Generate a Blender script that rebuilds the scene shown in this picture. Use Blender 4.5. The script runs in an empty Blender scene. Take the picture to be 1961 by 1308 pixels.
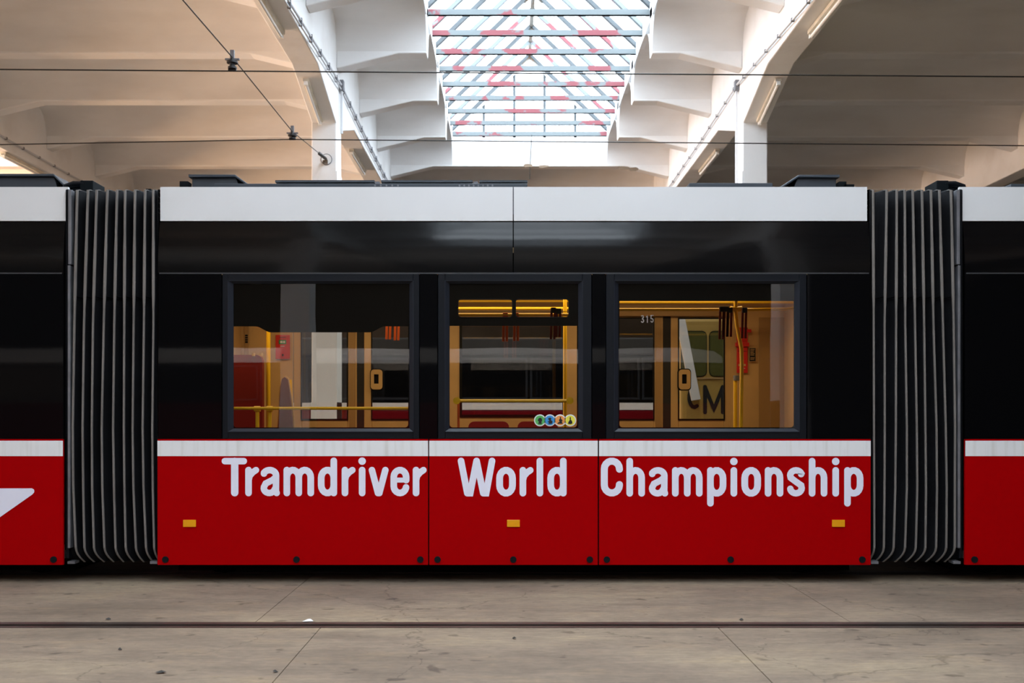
import bpy, math, random
from mathutils import Vector, Matrix
random.seed(7)
C = bpy.context.scene.collection
PI = math.pi
# ------------------------------------------------------------------ camera, sky, lights, exposure
F = 1906.0            # focal length in pixels of a 1961 px wide frame (35 mm)
EYE = 1.37            # camera height
VX, VY = 973.0, 792.0 # vanishing point of the depth direction
cd = bpy.data.cameras.new('camera'); cam = bpy.data.objects.new('camera', cd); C.objects.link(cam)
cd.sensor_width = 36; cd.lens = 36*F/1961
cd.shift_x = (980.5-VX)/1961; cd.shift_y = (VY-654)/1961
cam.location = (0, 0, EYE); cam.rotation_euler = (PI/2, 0, 0)
cd.dof.use_dof = True; cd.dof.focus_distance = 8.1; cd.dof.aperture_fstop = 3.5
bpy.context.scene.camera = cam
W = bpy.data.worlds.new('sky'); bpy.context.scene.world = W; W.use_nodes = True
wn = W.node_tree.nodes; wl = W.node_tree.links
bg = wn['Background']; bg.inputs[0].default_value = (0.80, 0.90, 1.0, 1); bg.inputs[1].default_value = 10.5
vs = bpy.context.scene.view_settings
bpy.context.scene.display_settings.display_device = 'sRGB'
vs.view_transform = 'Standard'; vs.look = 'None'; vs.gamma = 1; vs.use_curve_mapping = False; vs.exposure = 0.2
SK0 = -7.0; SKYX = 0.635; HALF = 2.28; BAY = 8.71
def area(name, loc, rot, sx, sy, power, col=(1,1,1), portal=False):
    l = bpy.data.lights.new(name, 'AREA'); l.shape = 'RECTANGLE'; l.size = sx; l.size_y = sy
    l.energy = power; l.color = col
    if portal: l.cycles.is_portal = True
    o = bpy.data.objects.new(name, l); o.location = loc; o.rotation_euler = rot; C.objects.link(o); return o
for k in (-2, 0):   # the sky enters through the roof lights
    area('sky_portal', (SKYX+k*BAY, (29.6+SK0)/2, EYE+8.5), (0,0,0), 4.5, 29.6-SK0, 1, portal=True)
# warm light from the left, added as an area light at an invented gate
area('left_warm_fill', (-29.0, 20.0, 2.6), (0, -PI/2-0.25, 0), 4.6, 22, 6000, (1.0, .58, .29))
area('rear_tram_fill', (-4, -7.5, 5.2), (PI/2+.0-.35+PI*0, 0, PI), 16, .5, 900, (1,.97,.92))  # added area light, brightens the mirrored tram behind the viewer
area('tram_inside_fill', (-0.2, 9.2, 2.66), (0,0,0), 5.0, .35, 48, (1.0, .76, .42))  # added area light under the tram ceiling, brightens the interior
# ------------------------------------------------------------------ helpers
class MB:
    def __init__(s): s.v = []; s.f = []
    def add(s, vs, fs):
        n = len(s.v); s.v += [tuple(v) for v in vs]; s.f += [tuple(n+i for i in f) for f in fs]; return s
    def box(s, x0, x1, y0, y1, z0, z1):
        if x0 > x1: x0, x1 = x1, x0
        if y0 > y1: y0, y1 = y1, y0
        if z0 > z1: z0, z1 = z1, z0
        return s.add([(x0,y0,z0),(x1,y0,z0),(x1,y1,z0),(x0,y1,z0),(x0,y0,z1),(x1,y0,z1),(x1,y1,z1),(x0,y1,z1)],
            [(0,3,2,1),(4,5,6,7),(0,1,5,4),(1,2,6,5),(2,3,7,6),(3,0,4,7)])
    def bar(s, p, q, w, h, up=(0,0,1)):
        p = Vector(p); q = Vector(q); d = (q-p).normalized(); u = Vector(up)
        a = d.cross(u).normalized()*w/2; b = a.cross(d).normalized()*h/2
        vs = [p-a-b, p+a-b, p+a+b, p-a+b, q-a-b, q+a-b, q+a+b, q-a+b]
        return s.add(vs, [(0,1,2,3),(7,6,5,4),(0,4,5,1),(1,5,6,2),(2,6,7,3),(3,7,4,0)])
    def tube(s, pts, r, n=8, rads=None):
        pts = [Vector(p) for p in pts]; m = len(pts); vs = []; fs = []
        a = None
        for i, p in enumerate(pts):
            d = (pts[min(i+1,m-1)]-pts[max(i-1,0)]).normalized()
            if a is None:
                a = d.orthogonal().normalized()
            a = (a-d*a.dot(d)).normalized(); b = d.cross(a); rr = rads[i] if rads else r
            for j in range(n):
                t = 2*PI*j/n; vs.append(p+(a*math.cos(t)+b*math.sin(t))*rr)
        for i in range(m-1):
            for j in range(n):
                k = (j+1) % n; fs.append((i*n+j, i*n+k, (i+1)*n+k, (i+1)*n+j))
        fs.append(tuple(range(n-1,-1,-1))); fs.append(tuple((m-1)*n+j for j in range(n)))
        return s.add(vs, fs)
    def prism(s, poly, axis, a, b):   # poly in the two other axes, extruded along axis
        def P(u, v, w):
            return {'x': (w,u,v), 'y': (u,w,v), 'z': (u,v,w)}[axis]
        n = len(poly); vs = [P(u,v,a) for u,v in poly]+[P(u,v,b) for u,v in poly]
        fs = [tuple(range(n)), tuple(range(2*n-1,n-1,-1))]+[(i,i+n,(i+1)%n+n,(i+1)%n) for i in range(n)]
        return s.add(vs, fs)
    def strip(s, prof, x0, x1):       # open (y,z) profile extruded along x
        n = len(prof); vs = [(x0,y,z) for y,z in prof]+[(x1,y,z) for y,z in prof]
        return s.add(vs, [(i,i+1,i+1+n,i+n) for i in range(n-1)])
    def cyl(s, c, r, h, axis='y', n=20):
        c = Vector(c); d = {'x':Vector((1,0,0)),'y':Vector((0,1,0)),'z':Vector((0,0,1))}[axis]
        return s.tube([c-d*h/2, c+d*h/2], r, n)
    def ring(s, o, i, y0, y1):        # rectangular frame, o/i = (x0,x1,z0,z1)
        s.box(o[0],i[0],y0,y1,o[2],o[3]); s.box(i[1],o[1],y0,y1,o[2],o[3])
        s.box(i[0],i[1],y0,y1,o[2],i[2]); s.box(i[0],i[1],y0,y1,i[3],o[3]); return s
def kw(o, d):
    for k, v in d.items(): o[k] = v
def obj(name, mb, mat, parent=None, smooth=False, bevel=0, **props):
    if isinstance(mb, MB):
        me = bpy.data.meshes.new(name); v = mb.v; me.from_pydata(v, [], mb.f); me.validate()
        import bmesh
        b = bmesh.new(); b.from_mesh(me); bmesh.ops.recalc_face_normals(b, faces=b.faces); b.to_mesh(me); b.free()
    else: me = mb
    if len(me.materials) == 0: me.materials.append(mat)
    if smooth:
        me.shade_smooth()
        me.set_sharp_from_angle(angle=0.7)
    o = bpy.data.objects.new(name, me); C.objects.link(o)
    if parent is not None:
        o.parent = parent; loc = Vector((0,0,0)); p = parent
        o.matrix_parent_inverse = Matrix.Translation(-Vector(parent['_o'] if '_o' in parent else (0,0,0)))
    else:
        xs = [v.co for v in me.vertices]; 
        c = Vector(((min(v.x for v in xs)+max(v.x for v in xs))/2, (min(v.y for v in xs)+max(v.y for v in xs))/2, min(v.z for v in xs)))
        me.transform(Matrix.Translation(-c)); o.location = c; o['_o'] = tuple(c)
    if bevel:
        m = o.modifiers.new('bevel', 'BEVEL'); m.width = bevel; m.segments = 2; m.limit_method = 'ANGLE'
    kw(o, props); return o
def thing(name, loc, label, category, **props):
    o = bpy.data.objects.new(name, None); C.objects.link(o); o.location = loc; o['_o'] = tuple(loc)
    o.empty_display_size = .2
    o['label'] = label; o['category'] = category; kw(o, props); return o
def mat(name, col, rough=.5, metal=0, coat=0, var=0, vscale=3, bump=0, bscale=40, spec=.5, col2=None, thr=None, stretch=None, emit=0):
    m = bpy.data.materials.new(name); m.use_nodes = True; nt = m.node_tree; b = nt.nodes['Principled BSDF']
    b.inputs['Base Color'].default_value = (*col, 1); b.inputs['Roughness'].default_value = rough
    b.inputs['Metallic'].default_value = metal; b.inputs['Coat Weight'].default_value = coat
    b.inputs['Coat Roughness'].default_value = .03; b.inputs['Specular IOR Level'].default_value = spec
    tc = nt.nodes.new('ShaderNodeTexCoord'); mp = nt.nodes.new('ShaderNodeMapping')
    gm = nt.nodes.new('ShaderNodeNewGeometry'); nt.links.new(gm.outputs['Position'], mp.inputs[0])
    if stretch: mp.inputs['Scale'].default_value = stretch
    if var or col2:
        n = nt.nodes.new('ShaderNodeTexNoise'); n.inputs['Scale'].default_value = vscale; n.inputs['Detail'].default_value = 6
        nt.links.new(mp.outputs[0], n.inputs['Vector'])
        r = nt.nodes.new('ShaderNodeValToRGB'); nt.links.new(n.outputs['Fac'], r.inputs[0])
        c2 = col2 or tuple(max(0, c*(1-var)) for c in col)
        lo, hi = thr or (.35, .65)
        r.color_ramp.elements[0].position = lo; r.color_ramp.elements[0].color = (*col, 1)
        r.color_ramp.elements[1].position = hi; r.color_ramp.elements[1].color = (*c2, 1)
        nt.links.new(r.outputs[0], b.inputs['Base Color'])
    if bump:
        n2 = nt.nodes.new('ShaderNodeTexNoise'); n2.inputs['Scale'].default_value = bscale; n2.inputs['Detail'].default_value = 5
        nt.links.new(mp.outputs[0], n2.inputs['Vector'])
        bp = nt.nodes.new('ShaderNodeBump'); bp.inputs['Strength'].default_value = bump; bp.inputs['Distance'].default_value = .02
        nt.links.new(n2.outputs['Fac'], bp.inputs['Height']); nt.links.new(bp.outputs[0], b.inputs['Normal'])
        if coat: nt.links.new(bp.outputs[0], b.inputs['Coat Normal'])
    return m
def glass(name, tint, refl=.05, rough=.0, bump=0):
    m = bpy.data.materials.new(name); m.use_nodes = True; nt = m.node_tree; nt.nodes.clear()
    out = nt.nodes.new('ShaderNodeOutputMaterial'); mx = nt.nodes.new('ShaderNodeMixShader')
    t = nt.nodes.new('ShaderNodeBsdfTransparent'); t.inputs[0].default_value = (*tint, 1)
    g = nt.nodes.new('ShaderNodeBsdfGlossy'); g.inputs['Roughness'].default_value = rough
    lw = nt.nodes.new('ShaderNodeLayerWeight'); lw.inputs[0].default_value = .25
    mr = nt.nodes.new('ShaderNodeMapRange'); mr.inputs['To Min'].default_value = refl; mr.inputs['To Max'].default_value = 1
    pw = nt.nodes.new('ShaderNodeMath'); pw.operation = 'POWER'; pw.inputs[1].default_value = 3
    nt.links.new(lw.outputs['Facing'], pw.inputs[0]); nt.links.new(pw.outputs[0], mr.inputs['Value'])
    nt.links.new(mr.outputs[0], mx.inputs[0]); nt.links.new(t.outputs[0], mx.inputs[1]); nt.links.new(g.outputs[0], mx.inputs[2])
    if bump:
        n2 = nt.nodes.new('ShaderNodeTexNoise'); n2.inputs['Scale'].default_value = 1.6; n2.inputs['Detail'].default_value = 0
        gm = nt.nodes.new('ShaderNodeNewGeometry'); nt.links.new(gm.outputs['Position'], n2.inputs['Vector'])
        bp = nt.nodes.new('ShaderNodeBump'); bp.inputs['Strength'].default_value = bump; bp.inputs['Distance'].default_value = .02
        nt.links.new(n2.outputs['Fac'], bp.inputs['Height']); nt.links.new(bp.outputs[0], g.inputs['Normal'])
    nt.links.new(mx.outputs[0], out.inputs[0]); return m
TY = 8.04                                   # the tram's near side
def PX(px, Y=TY): return (px-VX)*Y/F
def PZ(py, Y=TY): return EYE+(VY-py)*Y/F
def rrect(x0, x1, z0, z1, r, n=5):
    pts = []
    for cx, cz, a in ((x1-r,z1-r,0),(x0+r,z1-r,90),(x0+r,z0+r,180),(x1-r,z0+r,270)):
        for i in range(n+1):
            t = math.radians(a+90*i/n); pts.append((cx+r*math.cos(t), cz+r*math.sin(t)))
    return pts
def flat(loops, y, thick):                  # filled outline (holes allowed) standing in the x-z plane
    cu = bpy.data.curves.new('tmp', 'CURVE'); cu.dimensions = '2D'; cu.fill_mode = 'BOTH'; cu.extrude = thick/2
    for lp in loops:
        sp = cu.splines.new('POLY'); sp.points.add(len(lp)-1); sp.use_cyclic_u = True
        for p, q in zip(sp.points, lp): p.co = (q[0], q[1], 0, 1)
    o = bpy.data.objects.new('tmp', cu); C.objects.link(o); dg = bpy.context.evaluated_depsgraph_get()
    me = bpy.data.meshes.new_from_object(o.evaluated_get(dg)); me.materials.clear()
    bpy.data.objects.remove(o); bpy.data.curves.remove(cu)
    me.transform(Matrix.Translation((0, y, 0)) @ Matrix.Rotation(PI/2, 4, 'X')); return me
# ------------------------------------------------------------------ materials
M = {}
M['white_conc'] = mat('white_painted_concrete', (.88,.88,.88), .85, col2=(.76,.74,.72), vscale=.9, thr=(.5,.8), bump=.35, bscale=6)
M['ceil'] = mat('old_painted_ceiling', (.84,.83,.82), .9, col2=(.70,.68,.66), vscale=.7, thr=(.42,.72), bump=.3, bscale=4, stretch=(.5,1.5,1.5))
M['steel_tie'] = mat('grey_painted_steel_with_pink_patches', (.155,.175,.18), .6, spec=.2, col2=(.21,.065,.075), vscale=1.1, thr=(.565,.58), stretch=(1,7.3,1))
M['steel'] = mat('grey_painted_steel', (.09,.10,.107), .6, spec=.2, var=.3, vscale=2)
M['rusty'] = mat('rusting_steel', (.14,.13,.11), .7, col2=(.11,.055,.02), vscale=4, thr=(.45,.6))
M['curbw'] = mat('white_curb', (.82,.83,.84), .7)
M['sky_glass'] = glass('roof_glass', (.93,.96,.98), .04)
M['redp'] = mat('red_paint', (.40,.0,.0015), .5, coat=0, spec=.03)
M['whitep'] = mat('white_paint', (.80,.80,.81), .4, coat=.1, col2=(.76,.76,.76), vscale=1, thr=(.4,.7))
M['stripe'] = mat('white_stripe_with_run_marks', (.84,.84,.85), .5, col2=(.73,.72,.70), vscale=4, thr=(.5,.75), stretch=(5,1,.25))
M['letterw'] = mat('white_vinyl', (.84,.84,.97), .45)
M['blackp'] = mat('gloss_black_panel', (.002,.002,.0025), .4, coat=.2, spec=.03, bump=.012, bscale=1.3)
M['upperp'] = mat('gloss_black_flank', (.002,.002,.0025), .4, coat=.4, spec=.03, bump=.07, bscale=1.6); M['upperp'].node_tree.nodes['Principled BSDF'].inputs['Coat Roughness'].default_value = .09
M['maroon'] = mat('maroon_paint', (.13,.0,.004), .5, spec=.1)
M['darkroof'] = mat('dark_roof', (.03,.03,.032), .7)
M['surround'] = mat('window_surround', (.004,.0055,.009), .45, spec=.2)
M['bead'] = mat('window_bead', (.013,.016,.024), .4, spec=.3)
M['line'] = mat('joint_line', (.04,.04,.045), .5)
M['print'] = mat('black_glass_print', (.004,.004,.004), .5, spec=.2)
M['rubber'] = mat('black_rubber', (.018,.018,.022), .75)
M['cloth'] = mat('bellows_cloth', (.007,.007,.009), .8, spec=.2, bump=.3, bscale=12, var=.4)
M['rib'] = mat('bellows_rib', (.21,.19,.175), .5, var=.2)
M['alu'] = mat('dull_aluminium', (.22,.22,.24), .5, metal=.4, var=.3, vscale=8)
M['roofbox'] = mat('roof_box_grey', (.05,.06,.075), .5, var=.2)
M['under'] = mat('underframe_black', (.003,.003,.003), .95, spec=.05)
M['amber'] = mat('amber_reflector', (.85,.36,.0), .35)
M['bolt'] = mat('dark_bolt', (.006,.008,.010), .7, spec=.1)
M['glass'] = glass('tinted_window', (.62,.58,.52), .05, bump=.03)
M['doorglass'] = glass('door_glass', (.65,.63,.58), .05)
M['beige'] = mat('beige_interior', (.70,.47,.22), .55, var=.12)
M['beiged'] = mat('brown_interior', (.42,.26,.11), .55)
M['yellow'] = mat('yellow_rail', (.95,.58,.02), .3, coat=.3)
M['seat'] = mat('dark_red_seat', (.22,.01,.015), .5)
M['plum'] = mat('plum_seat', (.16,.06,.07), .5)
M['redsign'] = mat('red_sign', (.70,.02,.02), .45)
M['strapo'] = mat('orange_strap', (.75,.13,.02), .5)
M['strapd'] = mat('dark_red_strap', (.20,.015,.012), .5)
M['intfloor'] = mat('grey_tram_floor', (.10,.10,.10), .7)
M['stain'] = mat('brown_stain', (.22,.16,.11), .9)
M['tan'] = mat('tan_vehicle', (.45,.29,.07), .5)
M['olive'] = mat('olive_glass', (.10,.10,.03), .2, coat=.5)
M['tube'] = mat('unlit_tube', (.95,.95,.92), .3)
M['housing'] = mat('lamp_housing', (.78,.73,.62), .6, var=.2)
M['pipe'] = mat('grey_conduit', (.62,.63,.66), .5)
M['wire'] = mat('dark_wire', (.03,.028,.025), .5, metal=.5)
M['rail'] = mat('worn_rail', (.085,.062,.052), .45, metal=.5, var=.3)
M['paper'] = mat('paper', (.8,.8,.8), .8)
M['leaf'] = mat('dry_leaf', (.04,.035,.03), .8)
M['wall'] = mat('hall_wall', (.10,.095,.09), .9, var=.2, vscale=.4)
M['green'] = mat('sticker_green', (.10,.45,.12), .4); M['blue'] = mat('sticker_blue', (.05,.30,.68), .4)
M['orange'] = mat('sticker_orange', (.85,.33,.09), .4); M['lemon'] = mat('sticker_yellow', (.80,.72,.08), .4)
M['ink'] = mat('ink', (.01,.01,.012), .5); M['stw'] = mat('sticker_white', (.8,.8,.8), .4)
M['signgreen'] = mat('sign_green', (.02,.30,.10), .5)
def floor_mat():
    m = mat('concrete_floor', (.36,.30,.245), .75); nt = m.node_tree; b = nt.nodes['Principled BSDF']
    g = nt.nodes.new('ShaderNodeNewGeometry')
    def noise(sc, det, st, rough=.6):
        mp = nt.nodes.new('ShaderNodeMapping'); mp.inputs['Scale'].default_value = st
        n = nt.nodes.new('ShaderNodeTexNoise'); n.inputs['Scale'].default_value = sc; n.inputs['Detail'].default_value = det; n.inputs['Roughness'].default_value = rough
        nt.links.new(g.outputs['Position'], mp.inputs[0]); nt.links.new(mp.outputs[0], n.inputs['Vector']); return n
    def ramp(n, stops):
        r = nt.nodes.new('ShaderNodeValToRGB'); nt.links.new(n.outputs['Fac'], r.inputs[0]); e = r.color_ramp.elements
        while len(e) < len(stops): e.new(.5)
        for q, (p, c) in zip(e, stops): q.position = p; q.color = (*c, 1)
        return r
    def mul(a, b_):
        x = nt.nodes.new('ShaderNodeMix'); x.data_type = 'RGBA'; x.blend_type = 'MULTIPLY'; x.inputs[0].default_value = 1
        nt.links.new(a, x.inputs[6]); nt.links.new(b_, x.inputs[7]); return x.outputs[2]
    base = ramp(noise(.8, 8, (.6,1.3,1)), [(.3,(.152,.110,.077)),(.5,(.217,.160,.114)),(.68,(.29,.221,.148))])
    fine = ramp(noise(22, 8, (.5,1.2,1), .75), [(.3,(.72,.72,.72)),(.55,(1,1,1)),(.72,(1.2,1.18,1.12))])
    spots = ramp(noise(5.5, 2, (.8,1,1)), [(.30,(.55,.52,.50)),(.35,(1,1,1))])
    specks = ramp(noise(26, 1, (.6,1,1)), [(.20,(.2,.18,.17)),(.235,(1,1,1))])
    patch = ramp(noise(3.2, 10, (.55,1.5,1), .72), [(.40,(.86,.85,.84)),(.52,(1,1,1)),(.60,(1.08,1.06,1.0)),(.68,(1.22,1.18,1.06))])
    scr = ramp(noise(9, 4, (.18,2.6,1)), [(.35,(.93,.93,.92)),(.6,(1.03,1.03,1.02))])
    # hairline cracks
    vo = nt.nodes.new('ShaderNodeTexVoronoi'); vo.feature = 'DISTANCE_TO_EDGE'; vo.inputs['Scale'].default_value = .42
    wp = noise(1.4, 5, (1,1,1)); va = nt.nodes.new('ShaderNodeVectorMath'); va.operation = 'MULTIPLY_ADD'
    va.inputs[1].default_value = (.9,.9,0); nt.links.new(wp.outputs['Color'], va.inputs[0]); nt.links.new(g.outputs['Position'], va.inputs[2])
    nt.links.new(va.outputs[0], vo.inputs['Vector'])
    cr = nt.nodes.new('ShaderNodeValToRGB'); nt.links.new(vo.outputs['Distance'], cr.inputs[0])
    cr.color_ramp.elements[0].position = 0; cr.color_ramp.elements[0].color = (.62,.6,.58,1); cr.color_ramp.elements[1].position = .0035; cr.color_ramp.elements[1].color = (1,1,1,1)
    o = mul(base.outputs[0], fine.outputs[0]); o = mul(o, spots.outputs[0]); o = mul(o, patch.outputs[0]); o = mul(o, specks.outputs[0]); o = mul(o, scr.outputs[0]); o = mul(o, cr.outputs[0])
    nt.links.new(o, b.inputs['Base Color'])
    bp = nt.nodes.new('ShaderNodeBump'); bp.inputs['Strength'].default_value = .35; bp.inputs['Distance'].default_value = .01
    nt.links.new(fine.outputs[0], bp.inputs['Height']); nt.links.new(bp.outputs[0], b.inputs['Normal']); return m
M['floor'] = floor_mat()
# ------------------------------------------------------------------ the hall: floor
RY = 6.447                                   # groove rail in front of the tram
fl = obj('floor', MB().box(-40, 42, -34, 47, -.25, -.03), M['floor'], kind='structure')
def slabs(joints, y0, y1):
    xs = [-40]+joints+[42]
    for a, b in zip(xs, xs[1:]):
        obj('concrete_slab', MB().box(a+.002, b-.002, y0, y1, -.03, 0), M['floor'], fl, bevel=.0025)
slabs([-8.9,-6.3,-3.75,-1.2,1.345,3.9,6.5,9.1], 0.5, RY-1.52-.085)
slabs([-8.9,-6.3,-3.75,-1.2,1.345,3.9,6.5,9.1], RY-1.52+.085, RY-.085)
slabs([-9.5,-5.6,-1.66,2.25,6.2,10.1], RY+.085, 8.46)
slabs([-15,-7,1,9,17], 8.63, 9.89); slabs([-16,-8,0,8,16], 10.06, 18); slabs([-20,0,20], 18.01, 47); slabs([-20,0,20], -34, .49)
def rail(y, label):
    r = thing('tram_rail', (0, y, 0), label, 'rail')
    obj('rail_head', MB().box(-40, 42, y+.012, y+.080, -.03, .003), M['rail'], r)
    obj('guard_lip', MB().box(-40, 42, y-.080, y-.030, -.03, .001), M['rail'], r)
    obj('rail_groove', MB().box(-40, 42, y-.030, y+.012, -.03, -.022), M['under'], r)
rail(RY, 'worn grooved steel rail set in the concrete floor in front of the tram')
for y in (RY-1.52,): rail(y, 'second grooved rail nearest the viewer in the concrete floor')
rail(8.545, 'grooved rail under the near wheels of the red tram'); rail(9.975, 'grooved rail under the far wheels of the red tram')
# ------------------------------------------------------------------ hall: ceiling with ribs, beams
def Hh(h): return EYE+h
RIB0, RSP = 20.3, 3.07
ribY = [RIB0+RSP*k for k in range(-17, 9)]
prof = [(.17,7.3),(.20,7.46),(.26,7.66),(.36,7.82),(.52,7.94),(.75,8.02),(1.05,8.07),(RSP/2,8.09)]
def ceil_profile(y0, y1, withrib):
    pts = []
    for r in ribY:
        for t, h in reversed(prof): pts.append((r-t, Hh(h)))
        for t, h in prof: pts.append((r+t, Hh(h)))
    return [p for p in pts if y0 <= p[0] <= y1]
cx = lambda k: SKYX+k*BAY
beamX = [cx(k)-BAY/2 for k in range(-3, 5)]      # beam centres
cm = MB()
P_ = ceil_profile(-33, 46, True)
for k in range(-3, 4):
    c = cx(k)
    if k in (-2, 0):
        for a, b in ((c-BAY/2, c-HALF), (c+HALF, c+BAY/2)): cm.strip(P_, a, b)
        for q in ((29.62, 46),):
            pp = [p for p in P_ if p[0] >= q[0]]; cm.strip(pp, c-HALF, c+HALF)
        pp = [p for p in P_ if p[0] <= SK0]; cm.strip(pp, c-HALF, c+HALF)
    else: cm.strip(P_, c-BAY/2, c+BAY/2)
ceiling = obj('ceiling', cm, M['ceil'], kind='structure', smooth=True)
sm = MB()                                         # roof slab above, keeps the sky out
for k in range(-3, 4):
    c = cx(k)
    if k in (-2, 0):
        sm.box(c-BAY/2, c-HALF-.1, -34, 47, Hh(8.12), Hh(8.4)); sm.box(c+HALF+.1, c+BAY/2, -34, 47, Hh(8.12), Hh(8.4))
        sm.box(c-HALF-.1, c+HALF+.1, 29.7, 47, Hh(8.12), Hh(8.4)); sm.box(c-HALF-.1, c+HALF+.1, -34, SK0, Hh(8.12), Hh(8.4))
    else: sm.box(c-BAY/2, c+BAY/2, -34, 47, Hh(8.12), Hh(8.4))
obj('roof_slab', sm, M['ceil'], ceiling)
HL = 1.25
def rib(c, side, r):    # side -1/1: between beam and roof light; 0: whole bay
    x0 = c-BAY/2+.25; x1 = c+BAY/2-.25
    if side == -1: poly = [(x0,6.985),(x0+HL,7.285),(c-HALF,7.285),(c-HALF,8.3),(x0,8.3)]
    elif side == 1: poly = [(x1,6.985),(x1-HL,7.285),(c+HALF,7.285),(c+HALF,8.3),(x1,8.3)]
    else: poly = [(x0,6.985),(x0+HL,7.285),(x1-HL,7.285),(x1,6.985),(x1,8.1),(x0,8.1)]
    m = MB().prism([(x, Hh(h)) for x, h in poly], 'y', r-.175, r+.175)
    obj('roof_rib', m, M['white_conc'], ceiling, bevel=.02)
for r in ribY:
    for k in range(-2, 3):
        c = cx(k)
        if r < 8 and not (k == 0 and r > -18): continue
        if k in (-2, 0) and r < 29.3:
            rib(c, -1, r); rib(c, 1, r)
        else: rib(c, 0, r)
COLY = (-1.5, 20.4, 42.3)
for i, bx in enumerate(beamX):
    poly = [(-33, 6.4)]
    for cy in COLY: poly += [(cy-2.2, 6.4), (cy-2.05,6.36), (cy-.3, 5.87), (cy+.3, 5.87), (cy+2.1, 6.40)]
    poly += [(46, 6.4), (46, 8.2), (-33, 8.2)]
    obj('main_beam', MB().prism([(y, Hh(h)) for y, h in poly], 'x', bx-.25, bx+.25), M['white_conc'], ceiling, bevel=.025)
# fillets between ribs and beams along the centre bay
collab = {3: 'white painted concrete column standing left of the bright roof light', 4: 'white painted concrete column standing right of the bright roof light'}
lab = {(3,0): 'white column behind the viewer, mirrored as a pale strip in the left tram window',
       (4,0): 'white column behind the viewer, mirrored at the right edge of the right tram window'}
for i, bx in enumerate(beamX[1:-1], 1):
    for j, cy in enumerate(COLY):
        if j == 1 and i in collab: L = collab[i]
        elif (i, j) in lab: L = lab[(i, j)]
        else: continue
        m = MB().box(bx-.25, bx+.25, cy-.3, cy+.3, 0, Hh(5.88))
        t = thing('concrete_column', (bx, cy, 0), L, 'column')
        obj('shaft', m, M['white_conc'], t, bevel=.02)
        obj('corner_guard', MB().box(bx-.262, bx+.262, cy-.312, cy+.312, .0, 1.6).box(bx+.25*(1 if i == 3 else -1)-.004, bx+.25*(1 if i == 3 else -1)+.012*(1 if i == 3 else -1), cy-.3, cy+.3, 0, Hh(4.9)), M['white_conc'], t)
hid = [(i, j) for i in range(1, len(beamX)-1) for j in range(3) if not ((i in (2,3)) and j in (0,1))]
# walls
GY0, GY1, GZ = 8.5, 31.5, 5.2
def wall(name, mb): return obj(name, mb, M['wall'], kind='structure')
zt = Hh(8.4)
wall('wall_back', MB().box(-30, 31.5, 46, 46.3, 0, zt)); wall('wall_front', MB().box(-30, 31.5, -33.3, -33, 0, zt))
wall('wall_right', MB().box(31.1, 31.4, -33, 46, 0, zt))
wall('wall_left', MB().box(-30.2, -29.9, -33, 8.5, 0, zt).box(-30.2, -29.9, 31.5, 46, 0, zt).box(-30.2, -29.9, 8.5, 31.5, GZ, zt))
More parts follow.
